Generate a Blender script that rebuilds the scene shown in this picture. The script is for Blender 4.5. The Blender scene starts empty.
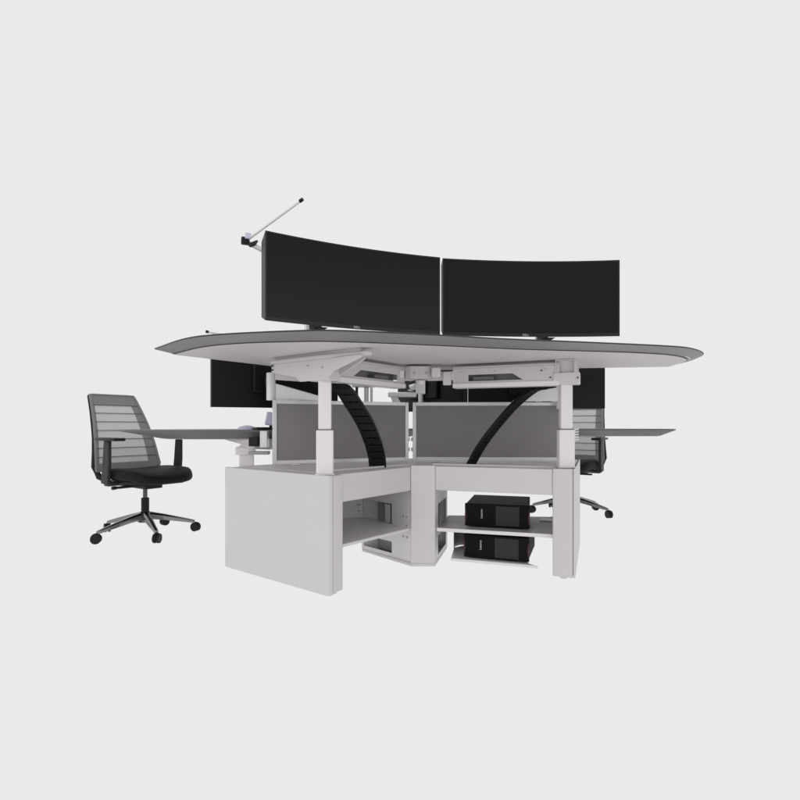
import bpy, bmesh, math, random
from mathutils import Vector, Matrix
random.seed(4)
S = bpy.context.scene
COL = S.collection
ROFF = {}

# ---------------------------------------------------------------- materials
def mat(name, col, rough=0.5, metal=0.0, spec=0.5, noise=0.0, nscale=40.0, bump=0.0, bscale=300.0, coat=0.0, alpha=1.0):
    m = bpy.data.materials.new(name); m.use_nodes = True
    nt = m.node_tree; b = nt.nodes['Principled BSDF']
    b.inputs['Base Color'].default_value = (*col, 1)
    b.inputs['Roughness'].default_value = rough
    b.inputs['Metallic'].default_value = metal
    b.inputs['Specular IOR Level'].default_value = spec
    b.inputs['Coat Weight'].default_value = coat
    b.inputs['Alpha'].default_value = alpha
    tc = nt.nodes.new('ShaderNodeTexCoord')
    if noise > 0:
        n = nt.nodes.new('ShaderNodeTexNoise'); n.inputs['Scale'].default_value = nscale
        n.inputs['Detail'].default_value = 5
        nt.links.new(tc.outputs['Object'], n.inputs['Vector'])
        r = nt.nodes.new('ShaderNodeMapRange')
        r.inputs['To Min'].default_value = 1 - noise; r.inputs['To Max'].default_value = 1 + noise
        nt.links.new(n.outputs['Fac'], r.inputs['Value'])
        mx = nt.nodes.new('ShaderNodeVectorMath'); mx.operation = 'SCALE'
        mx.inputs[0].default_value = col
        nt.links.new(r.outputs['Result'], mx.inputs['Scale'])
        nt.links.new(mx.outputs['Vector'], b.inputs['Base Color'])
        r2 = nt.nodes.new('ShaderNodeMapRange')
        r2.inputs['To Min'].default_value = max(0.02, rough - 0.06); r2.inputs['To Max'].default_value = min(1, rough + 0.06)
        nt.links.new(n.outputs['Fac'], r2.inputs['Value']); nt.links.new(r2.outputs['Result'], b.inputs['Roughness'])
    if bump > 0:
        n2 = nt.nodes.new('ShaderNodeTexNoise'); n2.inputs['Scale'].default_value = bscale
        n2.inputs['Detail'].default_value = 3
        nt.links.new(tc.outputs['Object'], n2.inputs['Vector'])
        bp = nt.nodes.new('ShaderNodeBump'); bp.inputs['Strength'].default_value = bump; bp.inputs['Distance'].default_value = 0.001
        nt.links.new(n2.outputs['Fac'], bp.inputs['Height']); nt.links.new(bp.outputs['Normal'], b.inputs['Normal'])
    return m

def mesh_fabric(name, col, hole=0.4):
    """open-weave net: fine holes between threads"""
    m = bpy.data.materials.new(name); m.use_nodes = True
    nt = m.node_tree; b = nt.nodes['Principled BSDF']
    b.inputs['Base Color'].default_value = (*col, 1); b.inputs['Roughness'].default_value = 0.8
    b.inputs['Specular IOR Level'].default_value = 0.2
    tc = nt.nodes.new('ShaderNodeTexCoord')
    mp = nt.nodes.new('ShaderNodeMapping')
    nt.links.new(tc.outputs['Object'], mp.inputs['Vector'])
    sx = nt.nodes.new('ShaderNodeSeparateXYZ'); nt.links.new(mp.outputs['Vector'], sx.inputs[0])
    def wave(out, f):
        a = nt.nodes.new('ShaderNodeMath'); a.operation = 'MULTIPLY'; a.inputs[1].default_value = f
        nt.links.new(out, a.inputs[0])
        s = nt.nodes.new('ShaderNodeMath'); s.operation = 'SINE'; nt.links.new(a.outputs[0], s.inputs[0])
        return s.outputs[0]
    w1 = wave(sx.outputs['Y'], 2200); w2 = wave(sx.outputs['Z'], 2200)
    mn = nt.nodes.new('ShaderNodeMath'); mn.operation = 'MINIMUM'
    nt.links.new(w1, mn.inputs[0]); nt.links.new(w2, mn.inputs[1])
    gt = nt.nodes.new('ShaderNodeMath'); gt.operation = 'LESS_THAN'; gt.inputs[1].default_value = hole
    nt.links.new(mn.outputs[0], gt.inputs[0])
    nt.links.new(gt.outputs[0], b.inputs['Alpha'])
    return m

M = dict(
    white=mat('white_powder_coat', (0.60, 0.577, 0.58), 0.42, noise=0.02, nscale=9, bump=0.06, bscale=900),
    panel=mat('pearl_side_panel', (0.595, 0.582, 0.60), 0.36, noise=0.02, nscale=5, bump=0.03, bscale=700),
    tube=mat('white_tube', (0.74, 0.715, 0.715), 0.35, noise=0.015, nscale=14),
    under=mat('underside_laminate', (0.60, 0.565, 0.585), 0.5, noise=0.025, nscale=6),
    edge=mat('grey_edge_laminate', (0.235, 0.225, 0.222), 0.5, noise=0.05, nscale=60, bump=0.05, bscale=500),
    lowedge=mat('charcoal_edge_laminate', (0.125, 0.12, 0.122), 0.5, noise=0.05, nscale=60),
    top=mat('grey_top_laminate', (0.12, 0.118, 0.12), 0.45, noise=0.05, nscale=40),
    dark=mat('black_edge_band', (0.02, 0.02, 0.021), 0.45),
    groove=mat('dark_groove', (0.05, 0.05, 0.05), 0.7),
    fabric=mat('grey_divider_fabric', (0.255, 0.243, 0.256), 0.9, spec=0.2, noise=0.05, nscale=220, bump=0.35, bscale=1500),
    alu=mat('satin_aluminium', (0.70, 0.69, 0.71), 0.33, metal=0.3, noise=0.02, nscale=30),
    screen=mat('screen_glass', (0.011, 0.0098, 0.0088), 0.22, spec=0.12),
    bezel=mat('bezel_plastic', (0.016, 0.0155, 0.0155), 0.35, spec=0.22),
    shell=mat('monitor_back_shell', (0.006, 0.006, 0.007), 0.42, spec=0.16, bump=0.1, bscale=800),
    plastic=mat('black_plastic', (0.010, 0.010, 0.011), 0.4, spec=0.22, bump=0.1, bscale=900),
    arm=mat('charcoal_arm_plastic', (0.028, 0.028, 0.030), 0.5, spec=0.25, bump=0.08, bscale=900),
    rubber=mat('caster_rubber', (0.008, 0.008, 0.009), 0.5, spec=0.25),
    seat=mat('black_seat_fabric', (0.006, 0.006, 0.0065), 0.62, spec=0.2, bump=0.5, bscale=1400),
    net=mesh_fabric('grey_back_net', (0.60, 0.59, 0.60), 0.72),
    rib=mat('back_seam_thread', (0.13, 0.13, 0.132), 0.8),
    frame=mat('grey_back_frame', (0.19, 0.185, 0.19), 0.5),
    chrome=mat('polished_aluminium', (0.26, 0.26, 0.27), 0.2, metal=1.0),
    steel=mat('gas_lift_steel', (0.10, 0.10, 0.105), 0.25, metal=0.9),
    pc=mat('computer_case', (0.008, 0.008, 0.008), 0.55, spec=0.06, bump=0.15, bscale=1100),
    pcface=mat('computer_vent_face', (0.034, 0.033, 0.033), 0.55, spec=0.2, bump=0.9, bscale=600),
    red=mat('red_trim', (0.06, 0.004, 0.008), 0.35),
    logo=mat('printed_logo', (0.75, 0.74, 0.73), 0.4),
    logo_dim=mat('printed_silver_logo', (0.42, 0.42, 0.41), 0.4),
    gloss=mat('gloss_white_plastic', (0.86, 0.85, 0.86), 0.25),
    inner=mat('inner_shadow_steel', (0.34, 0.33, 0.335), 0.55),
    shelf=mat('shelf_steel', (0.66, 0.64, 0.645), 0.42, noise=0.03, nscale=12),
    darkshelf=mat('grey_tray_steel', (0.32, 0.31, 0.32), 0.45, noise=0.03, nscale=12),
    chain=mat('cable_chain_plastic', (0.007, 0.007, 0.007), 0.35, spec=0.25),
    lav=mat('pale_lavender_plastic', (0.56, 0.55, 0.68), 0.4),
    bolt=mat('dark_bolt', (0.03, 0.03, 0.03), 0.35, metal=0.6),
)

# ---------------------------------------------------------------- mesh helper
class MB:
    def __init__(s): s.bm = bmesh.new()
    def box(s, c, size, ang=0.0, mtx=None):
        R = mtx if mtx is not None else Matrix.Rotation(ang, 4, 'Z')
        T = Matrix.Translation(c) @ R @ Matrix.Diagonal((*size, 1))
        bmesh.ops.create_cube(s.bm, size=1.0, matrix=T); return s
    def prism(s, pts, z0, z1):
        lo = [s.bm.verts.new((p[0], p[1], z0)) for p in pts]
        hi = [s.bm.verts.new((p[0], p[1], z1)) for p in pts]
        n = len(pts)
        for i in range(n):
            j = (i + 1) % n
            s.bm.faces.new((lo[i], lo[j], hi[j], hi[i]))
        s.bm.faces.new(hi); s.bm.faces.new(lo[::-1]); return s
    def extr(s, pts, vec):
        """closed 3-D polygon pushed along vec"""
        v = Vector(vec)
        a = [s.bm.verts.new(p) for p in pts]; b = [s.bm.verts.new(Vector(p) + v) for p in pts]
        n = len(pts)
        for i in range(n):
            j = (i + 1) % n
            s.bm.faces.new((a[i], a[j], b[j], b[i]))
        s.bm.faces.new(b); s.bm.faces.new(a[::-1]); return s
    def cyl(s, p0, p1, r0, r1=None, seg=20):
        r1 = r0 if r1 is None else r1
        p0 = Vector(p0); p1 = Vector(p1); d = p1 - p0
        q = d.to_track_quat('Z', 'Y').to_matrix().to_4x4()
        bmesh.ops.create_cone(s.bm, cap_ends=True, segments=seg, radius1=r0, radius2=r1, depth=d.length,
                              matrix=Matrix.Translation((p0 + p1) / 2) @ q); return s
    def sweep(s, path, sec_fn, closed=False):
        """rings at each path point; sec_fn(i, t) -> list of 3-D points"""
        rings = []
        for i, p in enumerate(path):
            rings.append([s.bm.verts.new(q) for q in sec_fn(i, p)])
        n = len(rings[0])
        for a, b in zip(rings[:-1], rings[1:]):
            for i in range(n):
                j = (i + 1) % n
                s.bm.faces.new((a[i], a[j], b[j], b[i]))
        s.bm.faces.new(rings[0][::-1]); s.bm.faces.new(rings[-1]); return s
    def tube(s, path, r, seg=10):
        path = [Vector(p) for p in path]
        def sec(i, p):
            d = (path[min(i + 1, len(path) - 1)] - path[max(i - 1, 0)]).normalized()
            up = Vector((0, 0, 1)) if abs(d.z) < 0.9 else Vector((1, 0, 0))
            a = d.cross(up).normalized(); b = a.cross(d).normalized()
            rr = r[i] if isinstance(r, (list, tuple)) else r
            return [p + a * rr * math.cos(2 * math.pi * k / seg) + b * rr * math.sin(2 * math.pi * k / seg) for k in range(seg)]
        return s.sweep(path, sec)
    def wall(s, p0, p1, z0, z1, th, holes=()):
        """upright plate p0->p1 with rectangular holes (t0,t1,za,zb); thickness to the right of p0->p1"""
        p0 = Vector((p0[0], p0[1])); p1 = Vector((p1[0], p1[1])); d = (p1 - p0)
        nrm = Vector((d.y, -d.x)).normalized() * th
        ts = sorted({0, 1, *[h[0] for h in holes], *[h[1] for h in holes]})
        zs = sorted({z0, z1, *[h[2] for h in holes], *[h[3] for h in holes]})
        def solid(i, j):
            if i < 0 or j < 0 or i >= len(ts) - 1 or j >= len(zs) - 1: return False
            tc = (ts[i] + ts[i + 1]) / 2; zc = (zs[j] + zs[j + 1]) / 2
            return not any(h[0] < tc < h[1] and h[2] < zc < h[3] for h in holes)
        V = {}
        def v(i, j, k):
            if (i, j, k) not in V:
                q = p0 + d * ts[i] + (nrm if k else Vector((0, 0)))
                V[(i, j, k)] = s.bm.verts.new((q.x, q.y, zs[j]))
            return V[(i, j, k)]
        for i in range(len(ts) - 1):
            for j in range(len(zs) - 1):
                if not solid(i, j): continue
                s.bm.faces.new((v(i, j, 0), v(i, j + 1, 0), v(i + 1, j + 1, 0), v(i + 1, j, 0)))
                s.bm.faces.new((v(i, j, 1), v(i + 1, j, 1), v(i + 1, j + 1, 1), v(i, j + 1, 1)))
                if not solid(i - 1, j): s.bm.faces.new((v(i, j, 0), v(i, j, 1), v(i, j + 1, 1), v(i, j + 1, 0)))
                if not solid(i + 1, j): s.bm.faces.new((v(i + 1, j, 0), v(i + 1, j + 1, 0), v(i + 1, j + 1, 1), v(i + 1, j, 1)))
                if not solid(i, j - 1): s.bm.faces.new((v(i, j, 0), v(i + 1, j, 0), v(i + 1, j, 1), v(i, j, 1)))
                if not solid(i, j + 1): s.bm.faces.new((v(i, j + 1, 0), v(i, j + 1, 1), v(i + 1, j + 1, 1), v(i + 1, j + 1, 0)))
        return s
    def build(s, name, m, parent=None, bevel=0.0, seg=2, smooth=True, label=None, subsurf=0):
        bmesh.ops.remove_doubles(s.bm, verts=s.bm.verts, dist=1e-6)
        bmesh.ops.recalc_face_normals(s.bm, faces=s.bm.faces)
        off = ROFF.get(parent.name) if parent is not None else None
        if off is not None: bmesh.ops.translate(s.bm, verts=s.bm.verts, vec=-off)
        me = bpy.data.meshes.new(name); s.bm.to_mesh(me); s.bm.free()
        me.materials.append(M[m] if isinstance(m, str) else m)
        if smooth:
            me.polygons.foreach_set('use_smooth', [True] * len(me.polygons))
            if not subsurf: me.set_sharp_from_angle(angle=math.radians(35))
        o = bpy.data.objects.new(name, me); COL.objects.link(o)
        if parent is not None:
            o.parent = parent
            if off is not None: ROFF[o.name] = off
        if bevel > 0:
            b = o.modifiers.new('bevel', 'BEVEL'); b.width = bevel; b.segments = seg
            b.limit_method = 'ANGLE'; b.angle_limit = math.radians(40); b.harden_normals = False
        if subsurf:
            u = o.modifiers.new('sub', 'SUBSURF'); u.levels = u.render_levels = subsurf
        if label: o['label'] = label
        return o

def thing(name, label, cat, loc=(0, 0, 0), rotz=0.0, group=None, world=False):
    o = bpy.data.objects.new(name, None); COL.objects.link(o)
    o.empty_display_size = 0.1
    o.location = loc; o.rotation_euler = (0, 0, rotz)
    o['label'] = label; o['category'] = cat
    if group: o['group'] = group
    if world: ROFF[o.name] = Vector(loc)      # parts are authored in world coordinates
    return o

def text(name, body, size, m, parent, mtx, depth=0.0006):
    cu = bpy.data.curves.new(name, 'FONT'); cu.body = body; cu.size = size; cu.extrude = depth
    cu.align_x = 'CENTER'; cu.align_y = 'CENTER'; cu.offset = size * 0.02
    t = bpy.data.objects.new(name, cu); COL.objects.link(t)
    dg = bpy.context.evaluated_depsgraph_get()
    me = bpy.data.meshes.new_from_object(t.evaluated_get(dg))
    COL.objects.unlink(t); bpy.data.objects.remove(t)
    me.name = name; me.transform(mtx); me.materials.clear(); me.materials.append(M[m])
    o = bpy.data.objects.new(name, me); COL.objects.link(o); o.parent = parent
    return o

def catmull(pts, n):
    P = [Vector(p) for p in pts]
    P = [P[0] * 2 - P[1]] + P + [P[-1] * 2 - P[-2]]
    out = []
    for i in range(1, len(P) - 2):
        for k in range(20):
            t = k / 20
            a, b, c, d = P[i - 1], P[i], P[i + 1], P[i + 2]
            out.append(0.5 * ((2 * b) + (c - a) * t + (2 * a - 5 * b + 4 * c - d) * t * t + (3 * b - a - 3 * c + d) * t ** 3))
    out.append(P[-2])
    L = [0]
    for a, b in zip(out[:-1], out[1:]): L.append(L[-1] + (b - a).length)
    res = []; j = 0
    for k in range(n):
        s = L[-1] * k / (n - 1)
        while j < len(L) - 2 and L[j + 1] < s: j += 1
        f = (s - L[j]) / max(1e-9, L[j + 1] - L[j]); res.append(out[j].lerp(out[j + 1], f))
    return res

def v2(a, b, t): return (a[0] + b[0] * t, a[1] + b[1] * t)

# base directions of the workstation (plan view)
U = (-0.797, 0.603)     # left pedestal runs back along U
V = (0.603, 0.797)      # left rail runs to the middle along V
W = (0.372, 0.928)      # right pedestal runs back along W
X = (0.928, -0.372)     # right rail runs from the middle to the right along X
A = (-0.330, 2.315); B = (0.899, 2.565); C1 = (0.062, 2.81); C2 = (0.197, 2.81)
aU = math.atan2(U[1], U[0]); aV = math.atan2(V[1], V[0]); aW = math.atan2(W[1], W[0]); aX = math.atan2(X[1], X[0])
def pt(o, a, s, b=(0, 0), t=0): return (o[0] + a[0] * s + b[0] * t, o[1] + a[1] * s + b[1] * t)

# ================================================================ raised workstation
desk = thing('standing_desk', 'raised white sit-stand workstation with curved grey-edged top and open base, under the two facing screens',
             'desk', (0.2, 2.8, 0), world=True)

# ---- desktop
OF = [(-1.209, 2.467), (-.939, 2.184), (-.743, 2.078), (-.44, 2.005), (-.239, 1.995), (.13, 2.085), (.45, 2.185), (.788, 2.262),
      (1.245, 2.375), (1.433, 2.46), (1.607, 2.65), (1.69, 2.90)]
IF = [(-1.119, 2.465), (-.889, 2.244), (-.693, 2.145), (-.464, 2.10), (-.25, 2.10), (.13, 2.19), (.52, 2.30), (.90, 2.37),
      (1.144, 2.42), (1.37, 2.51), (1.54, 2.68), (1.60, 2.93)]
N = 90
outer = [tuple(p) for p in catmull(OF, N)] + [(1.70, 2.99), (.9, 3.09), (.05, 3.19), (-.675, 3.08)]
inner = [tuple(p) for p in catmull(IF, N)] + [(1.60, 2.98), (.9, 3.08), (.05, 3.18), (-.668, 3.068)]
def slab(outer, inner, zt, ze, zb, parent, name='desktop', mname='edge'):
    m = MB(); n = len(outer)
    a = [m.bm.verts.new((p[0], p[1], zt - 0.0005)) for p in outer]
    b = [m.bm.verts.new((p[0], p[1], ze)) for p in outer]
    c = [m.bm.verts.new((p[0], p[1], zb)) for p in inner]
    for i in range(n):
        j = (i + 1) % n
        m.bm.faces.new((a[i], a[j], b[j], b[i])); m.bm.faces.new((b[i], b[j], c[j], c[i]))
    m.bm.faces.new(a[::-1]); m.bm.faces.new(c)
    return m.build(name, mname, parent)
dt = slab(outer, inner, 1.178, 1.173, 1.151, desk)
# surface laminate + dark edge band along the outline
MB().prism(outer, 1.1785, 1.1800).build('top_surface', 'top', dt)
MB().tube([(p[0], p[1], 1.1765) for p in outer[:N]], 0.0032, 6).build('edge_band', 'dark', dt)
cen = Vector((0.3, 2.7))
ins = []
for i, p in enumerate(inner):
    q = Vector(p); q += (cen - q).normalized() * 0.006; ins.append((q.x, q.y))
MB().prism(ins, 1.1462, 1.1505).build('underside_panel', 'under', dt, bevel=0.001)
MB().tube([(p[0], p[1], 1.150) for p in inner[:N - 8]], 0.0022, 6).build('edge_groove', 'dark', dt)
MB().tube([(p[0] + .012, p[1] - .004, 1.1535) for p in inner[N - 12:N - 2]], 0.0022, 6).build('edge_bead', 'alu', dt)

# ---- lifting columns
def column(o, ang, zf):
    lc = MB().box((o[0], o[1], (0.777 + zf) / 2), (0.082, 0.060, 0.777 - zf), ang).build('lifting_column', 'tube', desk, 0.008, 3)
    MB().box((o[0], o[1], 0.90), (0.062, 0.046, 0.25), ang).build('upper_tube', 'tube', lc, 0.006, 3)
    MB().box((o[0], o[1], 0.7775), (0.074, 0.054, 0.003), ang).build('glide_collar', 'groove', lc)
    MB().box((o[0], o[1], zf + 0.005), (0.094, 0.072, 0.008), ang).build('foot_plate', 'white', lc, 0.002)
KL = (-0.361, 2.405); KR = (0.88, 2.655)
column(KL, 0.12, 0.5605); column(KR, -0.05, 0.573)

# ---- under-top side arms (left: seen along its length, right: end-on channel)
def arm_plan(o, d, k0, k1, w0, w1, tipn=8):
    n = (-d[1], d[0]); pts = []
    pts += [pt(o, d, k0, n, -w0), pt(o, d, 0, n, -w0)]
    for i in range(tipn + 1):
        a = -math.pi / 2 + math.pi * i / tipn
        pts.append(pt(o, d, k1 - w1 + w1 * math.cos(a), n, w1 * math.sin(a)))
    pts += [pt(o, d, 0, n, w0), pt(o, d, k0, n, w0)]
    return pts
D = (-U[0], -U[1])
sa = MB().prism(arm_plan(KL, D, -0.345, 0.29, 0.055, 0.026), 1.112, 1.130).build('side_arm', 'white', desk, 0.004, 2)
def side_web(o, d, prof, th, off):
    n = (-d[1], d[0])
    pts = [(*pt(o, d, k, n, off), z) for k, z in prof]
    return pts, (n[0] * th, n[1] * th, 0)
p_, v_ = side_web(KL, D, [(-0.345, 1.112), (-0.345, 1.070), (-0.16, 1.035), (-0.13, 1.012), (0.05, 1.012), (0.10, 1.05), (0.27, 1.100), (0.27, 1.112)], 0.012, -0.045)
MB().extr(p_, v_).build('arm_web', 'white', sa, 0.002)
p_, v_ = side_web(KL, D, [(-0.345, 1.112), (-0.345, 1.080), (-0.13, 1.050), (0.05, 1.030), (0.22, 1.104), (0.22, 1.112)], 0.010, 0.035)
MB().extr(p_, v_).build('arm_web', 'white', sa, 0.002)
MB().prism(arm_plan(KL, D, -0.33, 0.24, 0.03, 0.02), 1.130, 1.146).build('spacer', 'white', sa)
for k, z in ((-0.332, 1.103), (-0.332, 1.082), (-0.07, 1.085), (0.03, 1.07)):
    q = pt(KL, D, k, (-D[1], D[0]), -0.046)
    MB().cyl((q[0], q[1], z), (q[0] + D[1] * 0.006, q[1] - D[0] * 0.006, z), 0.0045 if k < -.3 else 0.003, seg=12).build('bolt', 'bolt' if k < -.3 else 'inner', sa)
MB().box((KL[0], KL[1], 1.052), (0.13, 0.085, 0.085), aU).build('motor_housing', 'white', desk, 0.006)
# right arm: open channel seen end-on
for_r = MB()
R0 = pt(KR, W, -0.03)
nW = (-W[1], W[0])
for sgn in (-1, 1):
    q = pt(R0, W, 0.22, nW, 0.047 * sgn); for_r.box((q[0], q[1], 1.110), (0.46, 0.006, 0.070), aW)
q = pt(R0, W, 0.22); for_r.box((q[0], q[1], 1.142), (0.46, 0.088, 0.006), aW)
q = pt(R0, W, 0.235); for_r.box((q[0], q[1], 1.078), (0.43, 0.088, 0.006), aW)
ra = for_r.build('side_arm', 'white', desk, 0.0015)
q = pt(R0, W, 0.02); MB().box((q[0], q[1], 1.110), (0.006, 0.088, 0.058), aW).build('end_plate', 'shelf', ra)
MB().box((KR[0] + .005, KR[1], 1.045), (0.135, 0.085, 0.064), aX).build('motor_housing', 'white', desk, 0.006)
for dx, z in ((0.062, 1.045), (-0.075, 1.052), (-0.12, 1.09)):
    q = pt(KR, X, dx, W, -0.044)
    MB().cyl((q[0], q[1], z), (q[0] - W[0] * 0.006, q[1] - W[1] * 0.006, z), 0.0045, seg=12).build('bolt', 'bolt', ra)

# ---- cross beams: slotted plate + lower rail
def beam(o, d, back, L, w0, w1, slant):
    p0 = pt(o, d, 0.03); p1 = pt(o, d, L)
    t0 = (w0 - 0.03) / (L - 0.03); t1 = (w1 - 0.03) / (L - 0.03)
    b = back
    pf0 = pt(p0, b, -0.03); pf1 = pt(p1, b, -0.03)
    m = MB().wall(pf0, pf1, 1.036, 1.118, 0.003 if slant > 0 else -0.003, [(t0, t1, 1.046, 1.082)])
    # sloping filler at the window's outer end
    e = t0 if True else t1
    q = (pf0[0] + (pf1[0] - pf0[0]) * e, pf0[1] + (pf1[1] - pf0[1]) * e)
    m.extr([(*q, 1.046), (*q, 1.082), (*pt(q, d, 0.055), 1.082)], (b[0] * 0.003, b[1] * 0.003, 0))
    cb = m.build('cross_beam', 'white', desk)
    mid = pt(p0, d, (L - 0.03) / 2)
    a = math.atan2(d[1], d[0])
    MB().box((*mid, 1.0225), (L - 0.03, 0.085, 0.026), a).build('lower_rail', 'tube', cb, 0.003)
    c = pt(mid, b, 0.045)
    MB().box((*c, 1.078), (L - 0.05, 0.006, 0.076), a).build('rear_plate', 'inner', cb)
    c = pt(mid, b, 0.01)
    MB().box((*c, 1.124), (L - 0.03, 0.085, 0.010), a).build('top_flange', 'white', cb, 0.002)
    c = pt(o, d, (w0 + w1) / 2 + 0.07, b, 0.015)
    MB().box((*c, 1.062), (0.12, 0.05, 0.022), a).build('control_box', 'frame', cb, 0.003)
    for k in (0.10, (w0 + w1) / 2, L - 0.05):
        c = pt(o, d, k, b, -0.034)
        MB().cyl((c[0], c[1], 1.10), (c[0] + b[0] * 0.006, c[1] + b[1] * 0.006, 1.10), 0.004, seg=10).build('bolt', 'inner', cb)
beam(KL, V, U, 0.60, 0.17, 0.53, 1)
XM = (-X[0], -X[1])
beam(KR, XM, W, 0.61, 0.22, 0.52, -1)
# middle hub joining both beams
hub = MB().prism([(0.030, 2.86), (0.060, 2.835), (0.150, 2.835), (0.180, 2.86), (0.180, 2.92), (0.150, 2.95), (0.060, 2.95), (0.030, 2.92)], 1.062, 1.135).build('hub_bracket', 'white', desk, 0.004)
MB().box((0.02, 2.885, 1.082), (0.13, 0.03, 0.050), 0.7).build('hub_link', 'shelf', hub, 0.003)
MB().box((0.235, 2.890, 1.082), (0.16, 0.03, 0.050), -0.35).build('hub_link', 'shelf', hub, 0.003)
MB().box((0.27, 2.855, 1.065), (0.045, 0.03, 0.075), -0.35).build('hub_lug', 'shelf', hub, 0.004)
MB().box((-0.005, 2.845, 1.090), (0.05, 0.035, 0.045), 0.6).build('hub_lug', 'tube', hub, 0.006)
MB().box((0.205, 2.838, 1.098), (0.05, 0.030, 0.055), -0.3).build('hub_lug', 'tube', hub, 0.006)
MB().cyl((0.118, 2.88, 1.03), (0.118, 2.88, 1.056), 0.028, seg=24).build('hub_pivot', 'tube', hub, 0.002)
for dx in (-0.035, 0.035):
    MB().cyl((0.115 + dx, 2.829, 1.095), (0.115 + dx, 2.836, 1.095), 0.006, seg=12).build('bolt', 'inner', hub)

# ---- pedestals
def pedestal(o, run, across, thick, L, skin, ct=0.024, h=0.572):
    """o = outer front corner; run = direction backwards; across = towards the inside"""
    def rect(s0, s1, t0, t1, r, rc):
        # rounded plan rectangle; rc = corners (s,t) to be rounded heavily
        pts = []
        cs = [(s0, t0), (s1, t0), (s1, t1), (s0, t1)]
        for i, c in enumerate(cs):
            rr = r if i in rc else 0.004
            p = Vector(cs[i - 1]); n = Vector(cs[(i + 1) % 4]); c = Vector(c)
            a = c + (p - c).normalized() * rr; b = c + (n - c).normalized() * rr
            for k in range(7):
                t = k / 6
                q = a * (1 - t) ** 2 + c * 2 * t * (1 - t) + b * t * t
                pts.append(pt(o, run, q.x, across, q.y))
        return pts
    body = MB().prism(rect(0.0, L - 0.02, ct + 0.002, thick, 0.010, (3,)), 0.012, h).build('side_pedestal', 'white', desk, 0.004, 3)
    MB().prism(rect(-0.001, L, 0.0, ct, min(ct * .8, 0.022), (0, 1)), 0.004 if ct > .02 else 0.014, h + 0.002).build('outer_cover', skin, body, 0.005, 3)
    for s, t in ((0.03, 0.06), (L - 0.05, 0.06)):
        q = pt(o, run, s, across, t); MB().cyl((*q, 0), (*q, 0.013), 0.016, seg=16).build('levelling_foot', 'shelf', body)
    return body
pedestal(A, U, V, 0.098, 0.832, 'panel', 0.028, 0.561)
pedestal(B, (0.366, 0.9306), (-X[0], -X[1]), 0.112, 0.80, 'white', 0.010)

# ---- front rails, pillar, tray top
i0 = pt(A, V, 0.099, U, 0.008); i1 = (C1[0] - 0.001, C1[1] + 0.008)
MB().wall(i0, i1, 0.43, 0.564, -0.025).build('front_rail', 'white', desk, 0.003)
j0 = (C2[0] + 0.001, C2[1] + 0.008); j1 = pt(B, X, -0.113, W, 0.008)
MB().wall(j0, j1, 0.433, 0.568, -0.025).build('front_rail', 'white', desk, 0.003)
PB1 = (-0.24, 3.15); PB2 = (0.303, 3.22)
pil = MB().prism([C1, C2, (C2[0] + .004, C2[1] + .02), (C1[0] - .004, C1[1] + .02)], 0.022, 0.5725).build('corner_pillar', 'white', desk, 0.003)
MB().wall((C1[0] - .003, C1[1] + .021), PB1, 0.022, 0.556, 0.004,
          [(0.36, 0.96, 0.205, 0.335), (0.36, 0.96, 0.045, 0.112)]).build('pillar_side', 'shelf', pil, 0.001)
MB().wall((C2[0] + .003, C2[1] + .021), PB2, 0.022, 0.556, -0.004,
          [(0.22, 0.9, 0.20, 0.34), (0.22, 0.9, 0.045, 0.155)]).build('pillar_side', 'shelf', pil, 0.001)
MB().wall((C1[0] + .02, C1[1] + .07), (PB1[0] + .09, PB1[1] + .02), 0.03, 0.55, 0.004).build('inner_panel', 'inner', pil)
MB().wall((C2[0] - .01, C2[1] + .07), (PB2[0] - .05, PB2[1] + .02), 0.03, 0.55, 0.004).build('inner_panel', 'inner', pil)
MB().wall(PB1, PB2, 0.022, 0.556, 0.004).build('pillar_back', 'shelf', pil)
MB().prism([C1, C2, PB2, PB1], 0.004, 0.022).build('pillar_base', 'white', pil, 0.004)
# pale bracket seen inside the pillar window
for t, z0, z1 in ((0.44, 0.215, 0.325),):
    q = (C1[0] - 0.302 * t, C1[1] + 0.34 * t)
    MB().wall((q[0] + .012, q[1] + .022), (q[0] - .02, q[1] + .052), z0, z1, 0.006).build('inner_bracket', 'white', pil, 0.002)
for t, z in ((0.06, 0.275), (0.13, 0.275), (0.06, 0.225), (0.13, 0.16), (0.06, 0.16), (0.80, 0.30), (0.88, 0.27)):
    q = (C1[0] - .003 - 0.299 * t, C1[1] + .021 + 0.319 * t)
    MB().cyl((q[0] - .0055, q[1] - .0047, z), (q[0], q[1], z), 0.0042, seg=10).build('screw', 'inner' if t < .5 else 'tube', pil)
tray = [pt(A, V, 0.10, U, 0.034), (C1[0], C1[1] + .034), (C2[0], C2[1] + .034), pt(B, X, -0.113, W, 0.034),
        pt(B, X, -0.113, W, 0.80), (0.62, 3.50), (0.10, 3.56), (-0.45, 3.30), pt(A, V, 0.10, U, 0.82)]
MB().prism(tray, 0.556, 0.563).build('cable_tray', 'white', desk, 0.001)
# low aluminium ribs on the tray
q0 = pt(A, V, 0.14, U, 0.16); q1 = (C1[0] + .02, C1[1] + .16)
MB().wall(q0, q1, 0.563, 0.573, 0.012).build('tray_rib', 'alu', desk, 0.002)
q0 = (C2[0], C2[1] + .16); q1 = pt(B, X, -0.12, W, 0.16)
MB().wall(q0, q1, 0.563, 0.573, 0.012).build('tray_rib', 'alu', desk, 0.002)

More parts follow.
